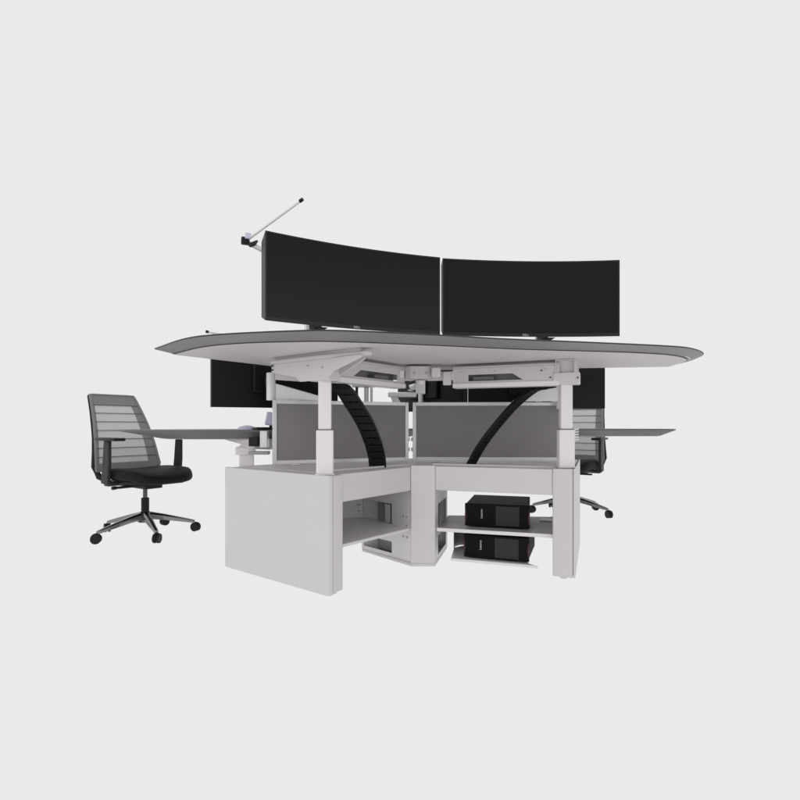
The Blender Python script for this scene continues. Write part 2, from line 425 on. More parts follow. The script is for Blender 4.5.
# ---- shelves
sh = MB().prism([pt(A, V, 0.105, U, 0.03), (C1[0] - .008, C1[1] + .004), (PB1[0] - .004, PB1[1] + .03), (-0.66, 3.04), pt(A, V, 0.105, U, 0.60)], 0.204, 0.220).build('shelf', 'shelf', desk, 0.004)
bp = MB().wall((-0.238, 3.158), (-0.66, 2.99), 0.2205, 0.555, 0.004).build('back_panel', 'shelf', desk)
for x, z in ((-0.288, 0.36), (-0.265, 0.30), (-0.25, 0.30), (-0.258, 0.26)):
    y = 3.155 - (x + 0.245) * -0.3976 - 0.004
    MB().cyl((x, y - .008, z), (x, y + .004, z), 0.006 if z > .35 else 0.004, seg=10).build('screw', 'inner', bp)
rs = MB().prism([(C2[0] + .012, C2[1] + .01), (0.808, 2.650), (1.0, 3.16), (0.31, 3.22)], 0.205, 0.2195).build('shelf', 'darkshelf', desk, 0.004)
MB().wall((C2[0] + .010, C2[1] + .002), (0.808, 2.641), 0.202, 0.222, -0.006).build('shelf_lip', 'tube', rs, 0.002)
MB().box((0.925, 3.02, 0.2235), (0.07, 0.15, 0.008), aW).build('shelf_bracket', 'tube', rs, 0.002)
# hanging tray under the shelf
ht = MB().prism([(0.285, 2.80), (0.728, 2.645), (0.700, 2.690), (0.67, 2.93), (0.42, 3.12), (0.33, 3.05)], 0.045, 0.053).build('lower_tray', 'shelf', desk, 0.002)
MB().wall((0.283, 2.795), (0.728, 2.640), 0.041, 0.056, -0.006).build('tray_lip', 'tube', ht, 0.003)
hb = MB()
arc = [(0.325, 3.03), (0.335, 3.075), (0.365, 3.11), (0.42, 3.125), (0.60, 3.02), (0.67, 2.95)]
hb.bm.verts.index_update()
for a_, b_ in zip(arc[:-1], arc[1:]): hb.wall(a_, b_, 0.0535, 0.2045, 0.004)
hb.build('tray_hanger', 'darkshelf', ht)

# ================================================================ divider screens
def divider(p0, p1, z0, z1, label, hinge_end):
    c = ((p0[0] + p1[0]) / 2, (p0[1] + p1[1]) / 2)
    L = math.hypot(p1[0] - p0[0], p1[1] - p0[1]); a = math.atan2(p1[1] - p0[1], p1[0] - p0[0])
    t = thing('divider_screen', label, 'desk screen', (c[0], c[1], z0), a, group='grey fabric divider screens')
    H = z1 - z0; f = 0.022
    MB().box((0, 0, H / 2), (L - 2 * f + .004, 0.018, H - 2 * f + .004)).build('fabric_panel', 'fabric', t, 0.002)
    fr = MB()
    fr.box((-L / 2 + f / 2, 0, H / 2), (f, 0.03, H)); fr.box((L / 2 - f / 2, 0, H / 2), (f, 0.03, H))
    fr.box((0, 0, H - f / 2), (L - 2 * f, 0.0296, f)); fr.box((0, 0, f / 2), (L - 2 * f, 0.0296, f))
    fr.build('frame', 'alu', t, 0.002)
    for x in (-L * 0.35, L * 0.35):
        MB().box((x, 0, -0.004), (0.05, 0.03, 0.0075)).build('foot', 'alu', t, 0.001)
    for z in (0.07, 0.135):
        MB().cyl((hinge_end * (L / 2 + 0.006), -0.004, z - 0.012), (hinge_end * (L / 2 + 0.006), -0.004, z + 0.012), 0.006, seg=12).build('hinge', 'tube', t)
    return t
divider((-0.735, 2.885), (0.050, 3.215), 0.573, 0.945, 'grey fabric divider screen in silver frame, behind the left lifting column', 1)
divider((0.082, 3.215), (1.07, 3.175), 0.573, 0.945, 'wider grey fabric divider screen in silver frame, behind the right lifting column', -1)

# ================================================================ cable chains
def chain(path, width, label, n, side):
    pts = catmull(path, n + 1)
    base = pts[-1]
    t = thing('cable_chain', label, 'cable chain', tuple(base), group='black cable chains', world=True)
    m = MB(); m2 = MB()
    side = Vector(side).normalized()
    for i in range(n):
        a, b = pts[i], pts[i + 1]; d = (b - a); L = d.length; d = d.normalized()
        nrm = d.cross(side).normalized()
        c = (a + b) / 2
        R = Matrix((side, d, nrm)).transposed().to_4x4()
        for sgn in (-1, 1):
            m.box(c + side * (width / 2 - 0.006) * sgn, (0.010, L * 1.12, 0.026), mtx=R)
        m2.box(c + nrm * 0.010 * (1), (width - 0.024, L * 0.84, 0.004), mtx=R)
        m2.box(c - nrm * 0.010 * (1), (width - 0.024, L * 0.84, 0.004), mtx=R)
    m.build('side_links', 'chain', t, 0.001); m2.build('cross_bars', 'chain', t, 0.0008)
    w = MB()
    for k in (-0.25, 0.02, 0.28):
        w.tube([p + side * width * k for p in pts], 0.007, 8)
    w.build('cables', 'plastic', t)
    return t
chain([(-0.345, 2.53, 1.008), (-0.290, 2.55, 0.985), (-0.238, 2.60, .904), (-0.188, 2.66, .816), (-0.150, 2.72, .718), (-0.130, 2.78, .633), (-0.125, 2.80, .570)],
      0.098, 'wide black cable chain curving down beside the left lifting column', 12, (1.0, 0.0, 0))
chain([(.80, 2.80, 1.010), (.745, 2.80, 0.995), (.653, 2.84, .914), (.559, 2.88, .80), (.479, 2.92, .683), (.419, 2.95, .570)],
      0.052, 'narrow black cable chain slanting down from the right cross beam', 24, (0.93, 0.30, 0))

# ================================================================ monitors
def monitor(p0, p1, zb, zt, label, group, th=0.066, sag=0.030, stand='low', back=False):
    """p0 -> p1 : left to right as seen from the screen's front; the screen faces local -Y"""
    c = ((p0[0] + p1[0]) / 2, (p0[1] + p1[1]) / 2)
    Wd = math.hypot(p1[0] - p0[0], p1[1] - p0[1]); a = math.atan2(p1[1] - p0[1], p1[0] - p0[0])
    zbase = 1.18 if stand == 'low' else 0.77
    t = thing('curved_monitor', label, 'monitor', (c[0], c[1], zbase), a, group=group)
    zb -= zbase; zt -= zbase; H = zt - zb
    n = 28
    def arc(x): return sag * (1 - (2 * x / Wd) ** 2)      # centre lies further back
    th = 0.045 if back else th
    def strip(x0, x1, z0, z1, y0, y1, m, nn=n, lift=0.0):
        rings = []
        for i in range(nn + 1):
            x = x0 + (x1 - x0) * i / nn; y = arc(x)
            rings.append([m.bm.verts.new(q) for q in ((x, y + y0, z0), (x, y + y1, z0 + lift), (x, y + y1, z1 - lift * .4), (x, y + y0, z1))])
        for r0, r1 in zip(rings[:-1], rings[1:]):
            for k in range(4):
                m.bm.faces.new((r0[k], r0[(k + 1) % 4], r1[(k + 1) % 4], r1[k]))
        m.bm.faces.new(rings[0][::-1]); m.bm.faces.new(rings[-1]); return m
    b = strip(-Wd / 2, Wd / 2, zb, zt, 0.0, th, MB(), n, 0.0 if back else 0.030).build('housing', 'shell', t, 0.003)
    bz = 0.007; ch = 0.016
    f = MB()
    strip(-Wd / 2 + .0005, Wd / 2 - .0005, zt - bz, zt - .0005, -0.003, 0.001, f)
    strip(-Wd / 2 + .0005, Wd / 2 - .0005, zb + .0005, zb + ch, -0.003, 0.001, f)
    strip(-Wd / 2 + .0005, -Wd / 2 + bz, zb + ch, zt - bz, -0.003, 0.001, f, 2)
    strip(Wd / 2 - bz, Wd / 2 - .0005, zb + ch, zt - bz, -0.003, 0.001, f, 2)
    f.build('bezel', 'bezel', t, 0.0008)
    strip(-Wd / 2 + bz, Wd / 2 - bz, zb + ch, zt - bz, -0.0012, 0.0006, MB()).build('display', 'screen', t)
    # bulged back
    MB().box((0, sag + th + 0.008, zb + H * 0.5), (Wd * 0.42, 0.03, H * 0.52)).build('back_cover', 'shell', t, 0.012, 3)
    if not back:
        text('logo', 'DELL', 0.0135, 'logo_dim', t, Matrix.Translation((0.0 if Wd < .8 else -0.02, sag - 0.0034, zb + ch / 2)) @ Matrix.Rotation(math.pi / 2, 4, 'X'))
    st = MB()
    if stand == 'low':
        kx = -0.155 if Wd < .8 else 0.095
        st.box((kx, sag + 0.118, H * 0.25 + zb * .5), (0.06, 0.025, H * 0.5 + zb - .01))
        so = st.build('stand', 'alu', t, 0.004)
        MB().box((kx, sag + 0.16, 0.005), (0.22, 0.17, 0.010)).build('foot_plate', 'alu', so, 0.004)
        # head lever peeping out under the lower edge
        kx = -0.155 if Wd < .8 else 0.095
        MB().extr([(kx - 0.028, sag + .005, zb - .0008), (kx + 0.030, sag + .005, zb - .0008), (kx + 0.014, sag + .005, zb - 0.011), (kx - 0.008, sag + .005, zb - 0.014)], (0, 0.06, 0)).build('tilt_lever', 'plastic', t, 0.001)
    elif stand == 'post':
        st.cyl((0, sag + 0.085, 0.0), (0, sag + 0.085, zb + H * 0.55), 0.018)
        so = st.build('stand', 'alu', t)
        MB().box((0, sag + 0.06, zb + H * .5), (0.09, 0.05, 0.09)).build('vesa_plate', 'plastic', so, 0.003)
        MB().cyl((0, sag + 0.085, 0.0), (0, sag + 0.085, 0.012), 0.05).build('clamp_base', 'alu', so)
    return t
GF = 'curved wide monitors on the raised desktop'
GB = 'black monitors of the rear stations'
monitor((-0.533, 1.976), (0.183, 2.294), 1.2135, 1.569, 'curved wide black monitor angled inwards on raised desktop, the one beside the light bar', GF, th=0.098)
monitor((0.196, 2.306), (1.023, 2.330), 1.2135, 1.569, 'curved wide black monitor facing forward on the right of the raised desktop', GF)
# rear monitors (we look at their backs or at edges below the raised top)
monitor((-0.44, 3.41), (-1.146, 3.02), 0.908, 1.268, 'black monitor hanging into view under the left end of the raised top', GB, sag=0.03, stand='arm', back=True)
monitor((0.475, 3.52), (0.016, 4.10), 0.905, 1.265, 'black monitor seen sharply angled above the gap between the grey dividers', GB, sag=0.03, stand='post', back=True)
monitor((1.355, 3.34), (0.462, 3.40), 0.908, 1.268, 'black monitor showing right of the right lifting column, above the far chair', GB, sag=0.03, stand='post', back=True)

# ================================================================ monitor arms behind the dividers
def marm(label, loc): return thing('monitor_arm', label, 'monitor arm', loc, group='white monitor arms', world=True)
t = marm('white monitor arm with thick upright sleeve before the left rear black monitor', (-0.66, 3.02, 0.77))
MB().cyl((-0.761, 2.95, 0.945), (-0.761, 2.95, 1.108), 0.0265, seg=28).build('sleeve', 'gloss', t, 0.004)
MB().extr([(-0.735, 2.945, 1.045), (-0.735, 2.945, 0.945), (-0.46, 2.97, 0.945), (-0.46, 2.97, 0.967)], (0.008, 0.035, 0)).build('spring_link', 'gloss', t, 0.004)
MB().extr([(-0.735, 2.935, 1.108), (-0.735, 2.935, 1.066), (-0.60, 2.95, 1.058), (-0.60, 2.95, 1.085)], (0.006, 0.03, 0)).build('upper_link', 'tube', t, 0.003)
MB().cyl((-0.60, 3.06, 0.77), (-0.60, 3.06, 0.96), 0.017, seg=20).build('post', 'alu', t)
MB().box((-0.63, 3.02, 0.951), (0.10, 0.11, 0.012), 0.4).build('post_link', 'tube', t, 0.002)
MB().box((-0.775, 3.09, 1.06), (0.05, 0.23, 0.06), -0.05).build('head', 'plastic', t, 0.004)
t = marm('white elbow-shaped monitor arm above the gap between the dividers', (0.02, 3.55, 0.77))
MB().cyl((0.135, 3.30, 1.005), (0.135, 3.30, 1.085), 0.032, seg=24).build('pivot', 'gloss', t, 0.004)
MB().tube([(0.10, 3.32, 1.055), (0.075, 3.335, 1.05), (0.07, 3.34, 1.03)], 0.022, 12).build('knuckle', 'gloss', t)
MB().box((0.015, 3.345, 1.003), (0.19, 0.04, 0.032), 0.0).build('link', 'gloss', t, 0.006)
MB().extr([(-0.075, 3.33, 1.02), (-0.035, 3.33, 1.02), (0.01, 3.33, 0.94), (-0.045, 3.33, 0.94)], (0, 0.035, 0)).build('elbow', 'gloss', t, 0.005)
MB().cyl((-0.02, 3.36, 0.77), (-0.02, 3.36, 0.945), 0.017, seg=20).build('post', 'alu', t)
t = marm('slim pair of pale posts with dark cable, left of the elbow-shaped arm', (-0.26, 3.45, 0.77))
MB().cyl((-0.232, 3.45, 0.77), (-0.232, 3.45, 1.10), 0.016, seg=18).build('post', 'tube', t)
MB().cyl((-0.195, 3.42, 0.77), (-0.195, 3.42, 1.06), 0.009, seg=18).build('post', 'alu', t)
MB().tube([(-0.296, 3.44, 1.08), (-0.298, 3.44, 1.02), (-0.292, 3.44, .965), (-0.262, 3.44, .935), (-0.25, 3.45, .90)], 0.010, 10).build('cable', 'plastic', t)
MB().box((-0.25, 3.45, 1.085), (0.16, 0.05, 0.05)).build('head', 'alu', t, 0.005)
t = marm('white monitor arm with sloping cover just left of the right lifting column', (1.0, 3.12, 0.77))
MB().extr([(0.985, 3.10, 1.035), (0.985, 3.10, 0.948), (0.70, 3.12, 0.948), (0.72, 3.12, 0.962), (0.84, 3.11, 1.012)], (0.004, 0.035, 0)).build('spring_link', 'gloss', t, 0.004)
MB().cyl((1.0, 3.115, 0.90), (1.0, 3.115, 1.06), 0.026, seg=24).build('sleeve', 'gloss', t, 0.003)
MB().cyl((1.0, 3.26, 0.77), (1.0, 3.26, 1.03), 0.016, seg=18).build('post', 'alu', t)
MB().box((1.0, 3.19, 1.02), (0.03, 0.15, 0.03)).build('post_link', 'tube', t, 0.003)

# ================================================================ low rear desks
def lowdesk(label, loc, of, inn, top=0.77):
    t = thing('low_desk', label, 'desk', loc, group='low rear desks', world=True)
    d = slab(of, inn, top - .002, top - 0.010, top - 0.054, t, 'desktop', 'lowedge')
    MB().prism(of, top - 0.0015, top).build('top_surface', 'top', d)
    cx = sum(p[0] for p in inn) / len(inn); cy = sum(p[1] for p in inn) / len(inn)
    MB().prism([(p[0] + (cx - p[0]) * .02, p[1] + (cy - p[1]) * .02) for p in inn], top - 0.057, top - 0.0545).build('underside_panel', 'under', d)
    return t
n1 = 24
o1 = [tuple(p) for p in catmull([(-1.86, 3.30), (-1.62, 3.05), (-1.30, 2.93), (-1.0, 2.98), (-.70, 3.03)], n1)] + [(-.1, 3.32), (.15, 3.75), (-.1, 4.3), (-.75, 4.45)]
q1 = [tuple(p) for p in catmull([(-1.60, 3.30), (-1.42, 3.07), (-1.20, 3.00), (-.98, 3.04), (-.70, 3.08)], n1)] + [(-.13, 3.36), (.10, 3.75), (-.12, 4.2), (-.70, 4.3)]
ld = lowdesk('low grey-topped desk reaching left over the near chair', (-0.967, 3.2, 0), o1, q1)
# bracket, dark cavity and column carrying it
MB().extr([(-1.12, 3.10, 0.718), (-0.98, 3.06, 0.684), (-0.93, 3.05, 0.655), (-0.79, 3.03, 0.650), (-0.79, 3.03, 0.718)], (0.01, 0.05, 0)).build('support_bracket', 'white', ld, 0.003)
MB().box((-0.875, 3.00, 0.700), (0.055, 0.04, 0.055)).build('cable_box', 'plastic', ld, 0.002)
MB().box((-0.812, 3.00, 0.715), (0.045, 0.05, 0.100)).build('edge_bracket', 'alu', ld, 0.004)
MB().box((-0.85, 3.02, 0.632), (0.12, 0.05, 0.020)).build('lower_rail', 'inner', ld, 0.002)
c_ = MB().box((-0.957, 3.12, 0.345), (0.088, 0.066, 0.66), 0.25).build('lifting_column', 'tube', ld, 0.007, 3)
MB().box((-0.96, 3.11, 0.640), (0.120, 0.085, 0.050), 0.25).build('column_head', 'tube', c_, 0.010, 3)
MB().box((-0.957, 3.22, 0.0125), (0.09, 0.38, 0.025), 0.0).build('foot', 'white', c_, 0.004)
o2 = [(1.22, 3.74), (1.6, 3.74), (1.95, 3.77), (2.08, 3.80), (2.13, 3.86), (2.10, 3.98), (1.75, 4.20), (1.30, 4.45), (.60, 4.65), (.05, 4.45), (.0, 4.05), (.30, 3.62), (.85, 3.42), (1.10, 3.55)]
i2 = [(1.24, 3.86), (1.6, 3.84), (1.90, 3.85), (2.00, 3.86), (2.03, 3.90), (2.00, 3.97), (1.70, 4.12), (1.28, 4.36), (.60, 4.55), (.12, 4.40), (.08, 4.05), (.35, 3.66), (.85, 3.50), (1.12, 3.66)]
ld2 = lowdesk('low grey-topped desk reaching right past the far chair', (1.30, 3.95, 0), o2, i2)
c_ = MB().box((1.30, 3.95, 0.36), (0.085, 0.06, 0.71), -0.3).build('lifting_column', 'tube', ld2, 0.006, 3)
MB().box((1.32, 4.05, 0.0125), (0.08, 0.40, 0.025), 0.0).build('foot', 'white', c_, 0.004)
eb = MB()
for k in range(5): eb.box((1.300, 3.705, 0.692 + k * 0.019), (0.032, 0.05, 0.012))
eb.box((1.288, 3.71, 0.73), (0.012, 0.05, 0.105))
eb.build('ribbed_bracket', 'alu', ld2, 0.0015)

# ---- things on the left low desk
def tagged(o, name_label, cat):
    o['label'] = name_label; o['category'] = cat; return o
m = MB(); bmesh.ops.create_uvsphere(m.bm, u_segments=24, v_segments=14, radius=1, matrix=Matrix.Translation((-0.955, 3.12, 0.772)) @ Matrix.Rotation(.3, 4, 'Z') @ Matrix.Diagonal((0.058, 0.034, 0.026, 1)))
for v in m.bm.verts:
    if v.co.z < 0.7705: v.co.z = 0.7705
tagged(m.build('computer_mouse', 'lav'), 'pale computer mouse lying on the left low desk', 'mouse')
t = thing('keyboard', 'dark flat keyboard on the left low desk beside the pale mouse', 'keyboard', (-0.76, 3.13, 0.7702), 0.5)
MB().box((0, 0, 0.007), (0.30, 0.12, 0.012)).build('case', 'plastic', t, 0.003)
kk = MB()
for r in range(4):
    for c in range(13): kk.box((-0.132 + c * 0.022, -0.042 + r * 0.027, 0.0145), (0.018, 0.021, 0.004))
kk.build('keys', 'arm', t, 0.001)
t = thing('desk_phone', 'small lavender-white upright device on the left low desk under the black monitor', 'desk device', (-0.800, 3.08, 0.77), 0.25)
MB().extr([(-0.034, -0.02, 0.032), (0.03, -0.02, 0.022), (0.038, -0.02, 0.105), (-0.018, -0.02, 0.112)], (0, 0.05, 0)).build('body', 'lav', t, 0.008, 3)
MB().box((0.01, 0.01, 0.014), (0.03, 0.03, 0.028)).build('stand', 'plastic', t, 0.003)

# ================================================================ light bars
def lightbar(p_end, p_joint, elbow, post, zbase, label, r=0.0062):
    t = thing('light_bar', label, 'desk lamp', (post[0], post[1], zbase), group='slim white light bars', world=True)
    a = Vector(p_end); b = Vector(p_joint); e = Vector(elbow)
    d = (a - b).normalized()
    MB().cyl(b, a - d * 0.02, r, r * 0.9, 14).build('light_tube', 'tube', t)
    MB().cyl(a - d * 0.022, a - d * 0.004, r * 1.2, seg=12).build('end_cap', 'plastic', t, 0.001)
    MB().box(b + Vector((-0.006, 0, -0.004)), (0.036, 0.03, 0.030), 0.4).build('joint', 'plastic', t, 0.004)
    MB().box(b + Vector((0.012, -0.018, 0.012)), (0.026, 0.012, 0.026), 0.4).build('joint_cover', 'lav', t, 0.003)
    MB().extr([b + Vector((0.01, -.01, -.018)), b + Vector((0.05, -.01, -.002)), b + Vector((0.036, -.01, -.024)), b + Vector((0.012, -.01, -.03))], (0, 0.02, 0)).build('clip', 'plastic', t, 0.001)
    MB().tube([b + Vector((0.01, 0.01, -0.012)), e, Vector((post[0], post[1], e.z - 0.05))], 0.011, 14).build('arm', 'alu', t)
    MB().cyl((post[0], post[1], zbase), (post[0], post[1], e.z - 0.045), 0.012, seg=18).build('post', 'alu', t)
    MB().cyl((post[0], post[1], zbase), (post[0], post[1], zbase + 0.012), 0.04, seg=28).build('base', 'plastic', t, 0.002)
    return t
lightbar((-0.405, 2.10, 1.751), (-0.690, 2.25, 1.632), (-0.60, 2.28, 1.585), (-0.45, 2.42), 1.18, 'slim white light bar rising behind the left facing monitor, dark at both ends')
lightbar((-1.232, 3.16, 1.392), (-0.76, 3.30, 1.315), (-0.70, 3.36, 1.27), (-0.66, 3.44), 0.77, 'light bar whose dark end peeps over the left end of the raised top', r=0.0075)

# ================================================================ computers
def computer(fl, fr, z, label):
    a = math.atan2(fr[1] - fl[1], fr[0] - fl[0]); w = math.hypot(fr[0] - fl[0], fr[1] - fl[1])
    dp = 0.37; h = 0.132
    n = (-math.sin(a), math.cos(a))
    c = ((fl[0] + fr[0]) / 2 + n[0] * dp / 2, (fl[1] + fr[1]) / 2 + n[1] * dp / 2)
    t = thing('desktop_computer', label, 'computer', (c[0], c[1], z), a, group='black computers lying on the shelves')
    MB().box((0, 0.006, h / 2 + 0.004), (w - .012, dp - 0.012, h - 0.008)).build('case', 'pc', t, 0.003)
    fb = MB().box((0, -dp / 2 + 0.004, h / 2 + 0.003), (w, 0.016, h - 0.004)).build('front_bezel', 'pc', t, 0.004, 3)
    for s in (-1, 1):
        MB().extr([(s * (w / 2 - 0.0035), -dp / 2 - 0.0048, 0.014), (s * (w / 2 - 0.0090), -dp / 2 - 0.0048, h * 0.45), (s * (w / 2 - 0.0035), -dp / 2 - 0.0048, h - 0.018), (s * (w / 2 + 0.0008), -dp / 2 - 0.0048, h * 0.45)], (0, 0.006, 0)).build('red_trim', 'red', fb)
    vp = MB(); vp.box((w * 0.165, -dp / 2 - 0.0045, h / 2 + 0.002), (w * 0.36, 0.003, h * 0.82))
    vp.build('vent_panel', 'pcface', fb, 0.001)
    g = MB()
    for r in range(9):
        for k in range(17):
            g.box((w * 0.005 + 0.005 + k * 0.0069 + (0.0034 if r % 2 else 0), -dp / 2 - 0.0062, 0.028 + r * 0.0105), (0.0044, 0.0008, 0.0064))
    g.build('vent_grille', 'pcface', fb)
    for dx in (0.092, 0.108):
        MB().box((dx, -dp / 2 - 0.0066, 0.020), (0.008, 0.001, 0.004)).build('port', 'arm', fb)
    MB().cyl((w * 0.165, -dp / 2 - 0.0068, h * 0.80), (w * 0.165, -dp / 2 - 0.0055, h * 0.80), 0.005, seg=16).build('power_button', 'arm', fb)
    Rm = Matrix.Translation((-w * 0.235, -dp / 2 - 0.0046, h * 0.58)) @ Matrix.Rotation(math.pi / 2, 4, 'X') @ Matrix.Rotation(math.pi / 2, 4, 'Z')
    text('logo', 'Lenovo', 0.0175, 'logo_dim', fb, Rm)
    for sx in (-1, 1):
        for sy in (-1, 1): MB().cyl((sx * w * .4, sy * dp * .4, 0), (sx * w * .4, sy * dp * .4, .006), 0.01, seg=12).build('foot', 'rubber', t)
    return t
computer((.371, 2.857), (.716, 2.760), .2215, 'black computer lying on its side on the upper shelf, sides trimmed red')
computer((.360, 2.815), (.695, 2.690), .0565, 'black computer lying on its side on the lowest tray, beneath the shelf')

# ================================================================ office chairs (local: faces +X, left = +Y)
def make_chair(label, loc, rot, base_rot, pad=0.702):
    t = thing('office_chair', label, 'office chair', loc, rot, group='mesh-back office chairs')
    # seat cushion
    def outline(k):
        pts = []
        for i in range(40):
            a = 2 * math.pi * i / 40
            ca, sa_ = math.cos(a), math.sin(a); e = 2 / 3.6
            x = math.copysign(abs(ca) ** e, ca) * 0.268; y = math.copysign(abs(sa_) ** e, sa_) * (0.245 if x < 0 else 0.245 - 0.02 * x / 0.25)
            pts.append((x * k + 0.080, y * k))
        return pts
    m = MB(); rings = []
    for k, z in ((0.80, 0.414), (0.94, 0.418), (0.99, 0.432), (1.0, 0.447), (0.975, 0.468), (0.90, 0.480), (0.6, 0.484), (0.25, 0.483)):
        ring = []
        for x, y in outline(k):
            zz = z - max(0, x - 0.22) * 0.25 + 0.020 * (abs(y) / 0.25) ** 2 * (1 if z > .45 else 0) + (0.012 if x < -.1 else 0) * 0
            ring.append(m.bm.verts.new((x, y, zz)))
        rings.append(ring)
    for a, b in zip(rings[:-1], rings[1:]):
        for i in range(40): m.bm.faces.new((a[i], a[(i + 1) % 40], b[(i + 1) % 40], b[i]))
    m.bm.faces.new(rings[0][::-1]); m.bm.faces.new(rings[-1])
    m.build('seat', 'seat', t, subsurf=1)
    sp = MB(); sp.prism([(p[0] * 0.86, p[1] * 0.86) for p in outline(1)], 0.392, 0.415)
    sp.build('seat_pan', 'plastic', t, 0.004)
    mech = MB(); mech.box((0.0, 0, 0.366), (0.24, 0.13, 0.045)); mech.box((-0.14, 0, 0.372), (0.16, 0.08, 0.03))
    mech.box((0.10, -0.14, 0.374), (0.03, 0.22, 0.016)); mech.box((0.12, 0.10, 0.374), (0.03, 0.24, 0.014)); mech.box((-0.05, 0, 0.382), (0.06, 0.50, 0.018))
    me = mech.build('tilt_mechanism', 'plastic', t, 0.006)
    MB().cyl((0.10, -0.25, 0.374), (0.10, -0.28, 0.374), 0.012).build('lever_knob', 'plastic', me, 0.002)
    # backrest curve in side view
    def bx(z):      # z from 0.47 to 1.03
        s = (z - 0.46) / 0.58
        return -0.250 - 0.255 * s + 0.045 * math.sin(math.pi * s) * (1 if s < 1 else 0)
    def hw(z):
        s = (z - 0.46) / 0.58
        return 0.236 - 0.075 * s ** 1.3
    def yc(y): return 0.030 * (y / 0.24) ** 2       # wraps forward at the sides
    zs = [0.47 + 0.56 * i / 24 for i in range(25)]
    # frame: closed loop swept
    loop = []
    for z in zs[1:-1]: loop.append((bx(z) + yc(hw(z)), hw(z), z))
    for i in range(9):
        y = hw(1.03) * (1 - 2 * i / 8); loop.append((bx(1.03) + yc(y), y * 0.985, 1.031))
    for z in zs[1:-1][::-1]: loop.append((bx(z) + yc(hw(z)), -hw(z), z))
    for i in range(9):
        y = -hw(0.47) * (1 - 2 * i / 8); loop.append((bx(0.47) + yc(y), y * 0.985, 0.468))
    L3 = [Vector(p) for p in loop]; nL = len(L3)
    fm = MB(); rings = []
    for i, p in enumerate(L3):
        d = (L3[(i + 1) % nL] - L3[i - 1]).normalized(); fwd = Vector((1, 0, -0.2)).normalized()
        s_ = d.cross(fwd).normalized(); f2 = s_.cross(d).normalized()
        hwid = 0.008; hd = 0.012
        rings.append([fm.bm.verts.new(p + s_ * a * hwid + f2 * b * hd - f2 * 0.004) for a, b in ((-1, -1), (1, -1), (1, 1), (-1, 1))])
    for i in range(nL):
        a, b = rings[i], rings[(i + 1) % nL]
        for k in range(4): fm.bm.faces.new((a[k], a[(k + 1) % 4], b[(k + 1) % 4], b[k]))
    bf = fm.build('back_frame', 'frame', t, 0.003)
    def sheet(z0, z1, kw, off, th, m, nz=16, ny=12, k0=-1, k1=1):
        G = []
        for i in range(nz + 1):
            z = z0 + (z1 - z0) * i / nz; row = []
            for j in range(ny + 1):
                y = hw(z) * kw * (k0 + (k1 - k0) * j / ny); row.append((bx(z) + yc(y) + off, y, z))
            G.append(row)
        F = [[m.bm.verts.new(p) for p in r] for r in G]
        if th:
            K = [[m.bm.verts.new((p[0] - th, p[1], p[2])) for p in r] for r in G]
        for i in range(nz):
            for j in range(ny):
                m.bm.faces.new((F[i][j], F[i][j + 1], F[i + 1][j + 1], F[i + 1][j]))
                if th: m.bm.faces.new((K[i][j], K[i + 1][j], K[i + 1][j + 1], K[i][j + 1]))
        if th:
            for i in range(nz):
                m.bm.faces.new((F[i][0], F[i + 1][0], K[i + 1][0], K[i][0])); m.bm.faces.new((F[i][ny], K[i][ny], K[i + 1][ny], F[i + 1][ny]))
            for j in range(ny):
                m.bm.faces.new((F[0][j], K[0][j], K[0][j + 1], F[0][j + 1])); m.bm.faces.new((F[nz][j], F[nz][j + 1], K[nz][j + 1], K[nz][j]))
        return m
    sheet(0.475, 1.026, 0.97, 0.0, 0.0015, MB()).build('mesh_back', 'net', bf)
    # solid grey border of the knitted back: top band, bottom band, sides
    bd = MB()
    sheet(0.955, 1.031, 0.985, 0.003, 0.004, bd, 4)
    sheet(0.466, 0.520, 0.985, 0.003, 0.004, bd, 4)
    sheet(0.5202, 0.9548, 0.97, 0.003, 0.004, bd, 16, 3, 0.70, 1.0)
    sheet(0.5202, 0.9548, 0.97, 0.003, 0.004, bd, 16, 2, -1.0, -0.93)
    bd.build('back_border', 'frame', bf)
    sm = MB()
    for z in (0.565, 0.63, 0.695, 0.76, 0.825, 0.89, 0.952):
        for dz in (0,):
            sm.tube([(bx(z) + yc(y) + 0.006, y, z + dz) for y in [hw(z) * 0.95 * (-1 + 2 * j / 12) for j in range(13)]], 0.0026, 6)
    sm.build('back_seams', 'rib', bf)
    sp2 = MB()
    for s in (-1, 1):
        up = [(bx(z) - 0.020 + yc(hw(z)), s * (hw(z) + 0.006), z) for z in (0.50, 0.60, 0.70, 0.80, 0.90, 1.0, 1.025)]
        sp2.tube([(-0.10, s * 0.10, 0.375), (-0.19, s * 0.16, 0.385), (-0.242, s * 0.208, 0.425)] + up, [0.018, 0.018, 0.022, 0.018, 0.013, 0.010, 0.010, 0.009, 0.009, 0.008], 10)
    sp2.box((-0.10, 0, 0.375), (0.06, 0.22, 0.03))
    sp2.build('back_support', 'plastic', bf)
    # arms
    for s in (-1, 1):
        ar = MB()
        y = s * 0.262
        ar.extr([(-0.075, y - .011, 0.395), (0.020, y - .011, 0.385), (0.038, y - .011, 0.54), (0.038, y - .011, pad - .012), (-0.034, y - .011, pad - .012), (-0.052, y - .011, 0.54)], (0, 0.022, 0))
        ar.box((0.0, s * 0.22, 0.395), (0.07, 0.10, 0.020))
        ao = ar.build('armrest', 'arm', t, 0.006, 3)
        MB().box((0.035, y, pad), (0.28, 0.082, 0.021)).build('arm_pad', 'plastic', ao, 0.010, 3)
    # column
    gl = MB().cyl((0, 0, 0.14), (0, 0, 0.27), 0.027).build('gas_lift', 'plastic', t, 0.003)
    MB().cyl((0, 0, 0.27), (0, 0, 0.345), 0.015).build('piston', 'steel', gl)
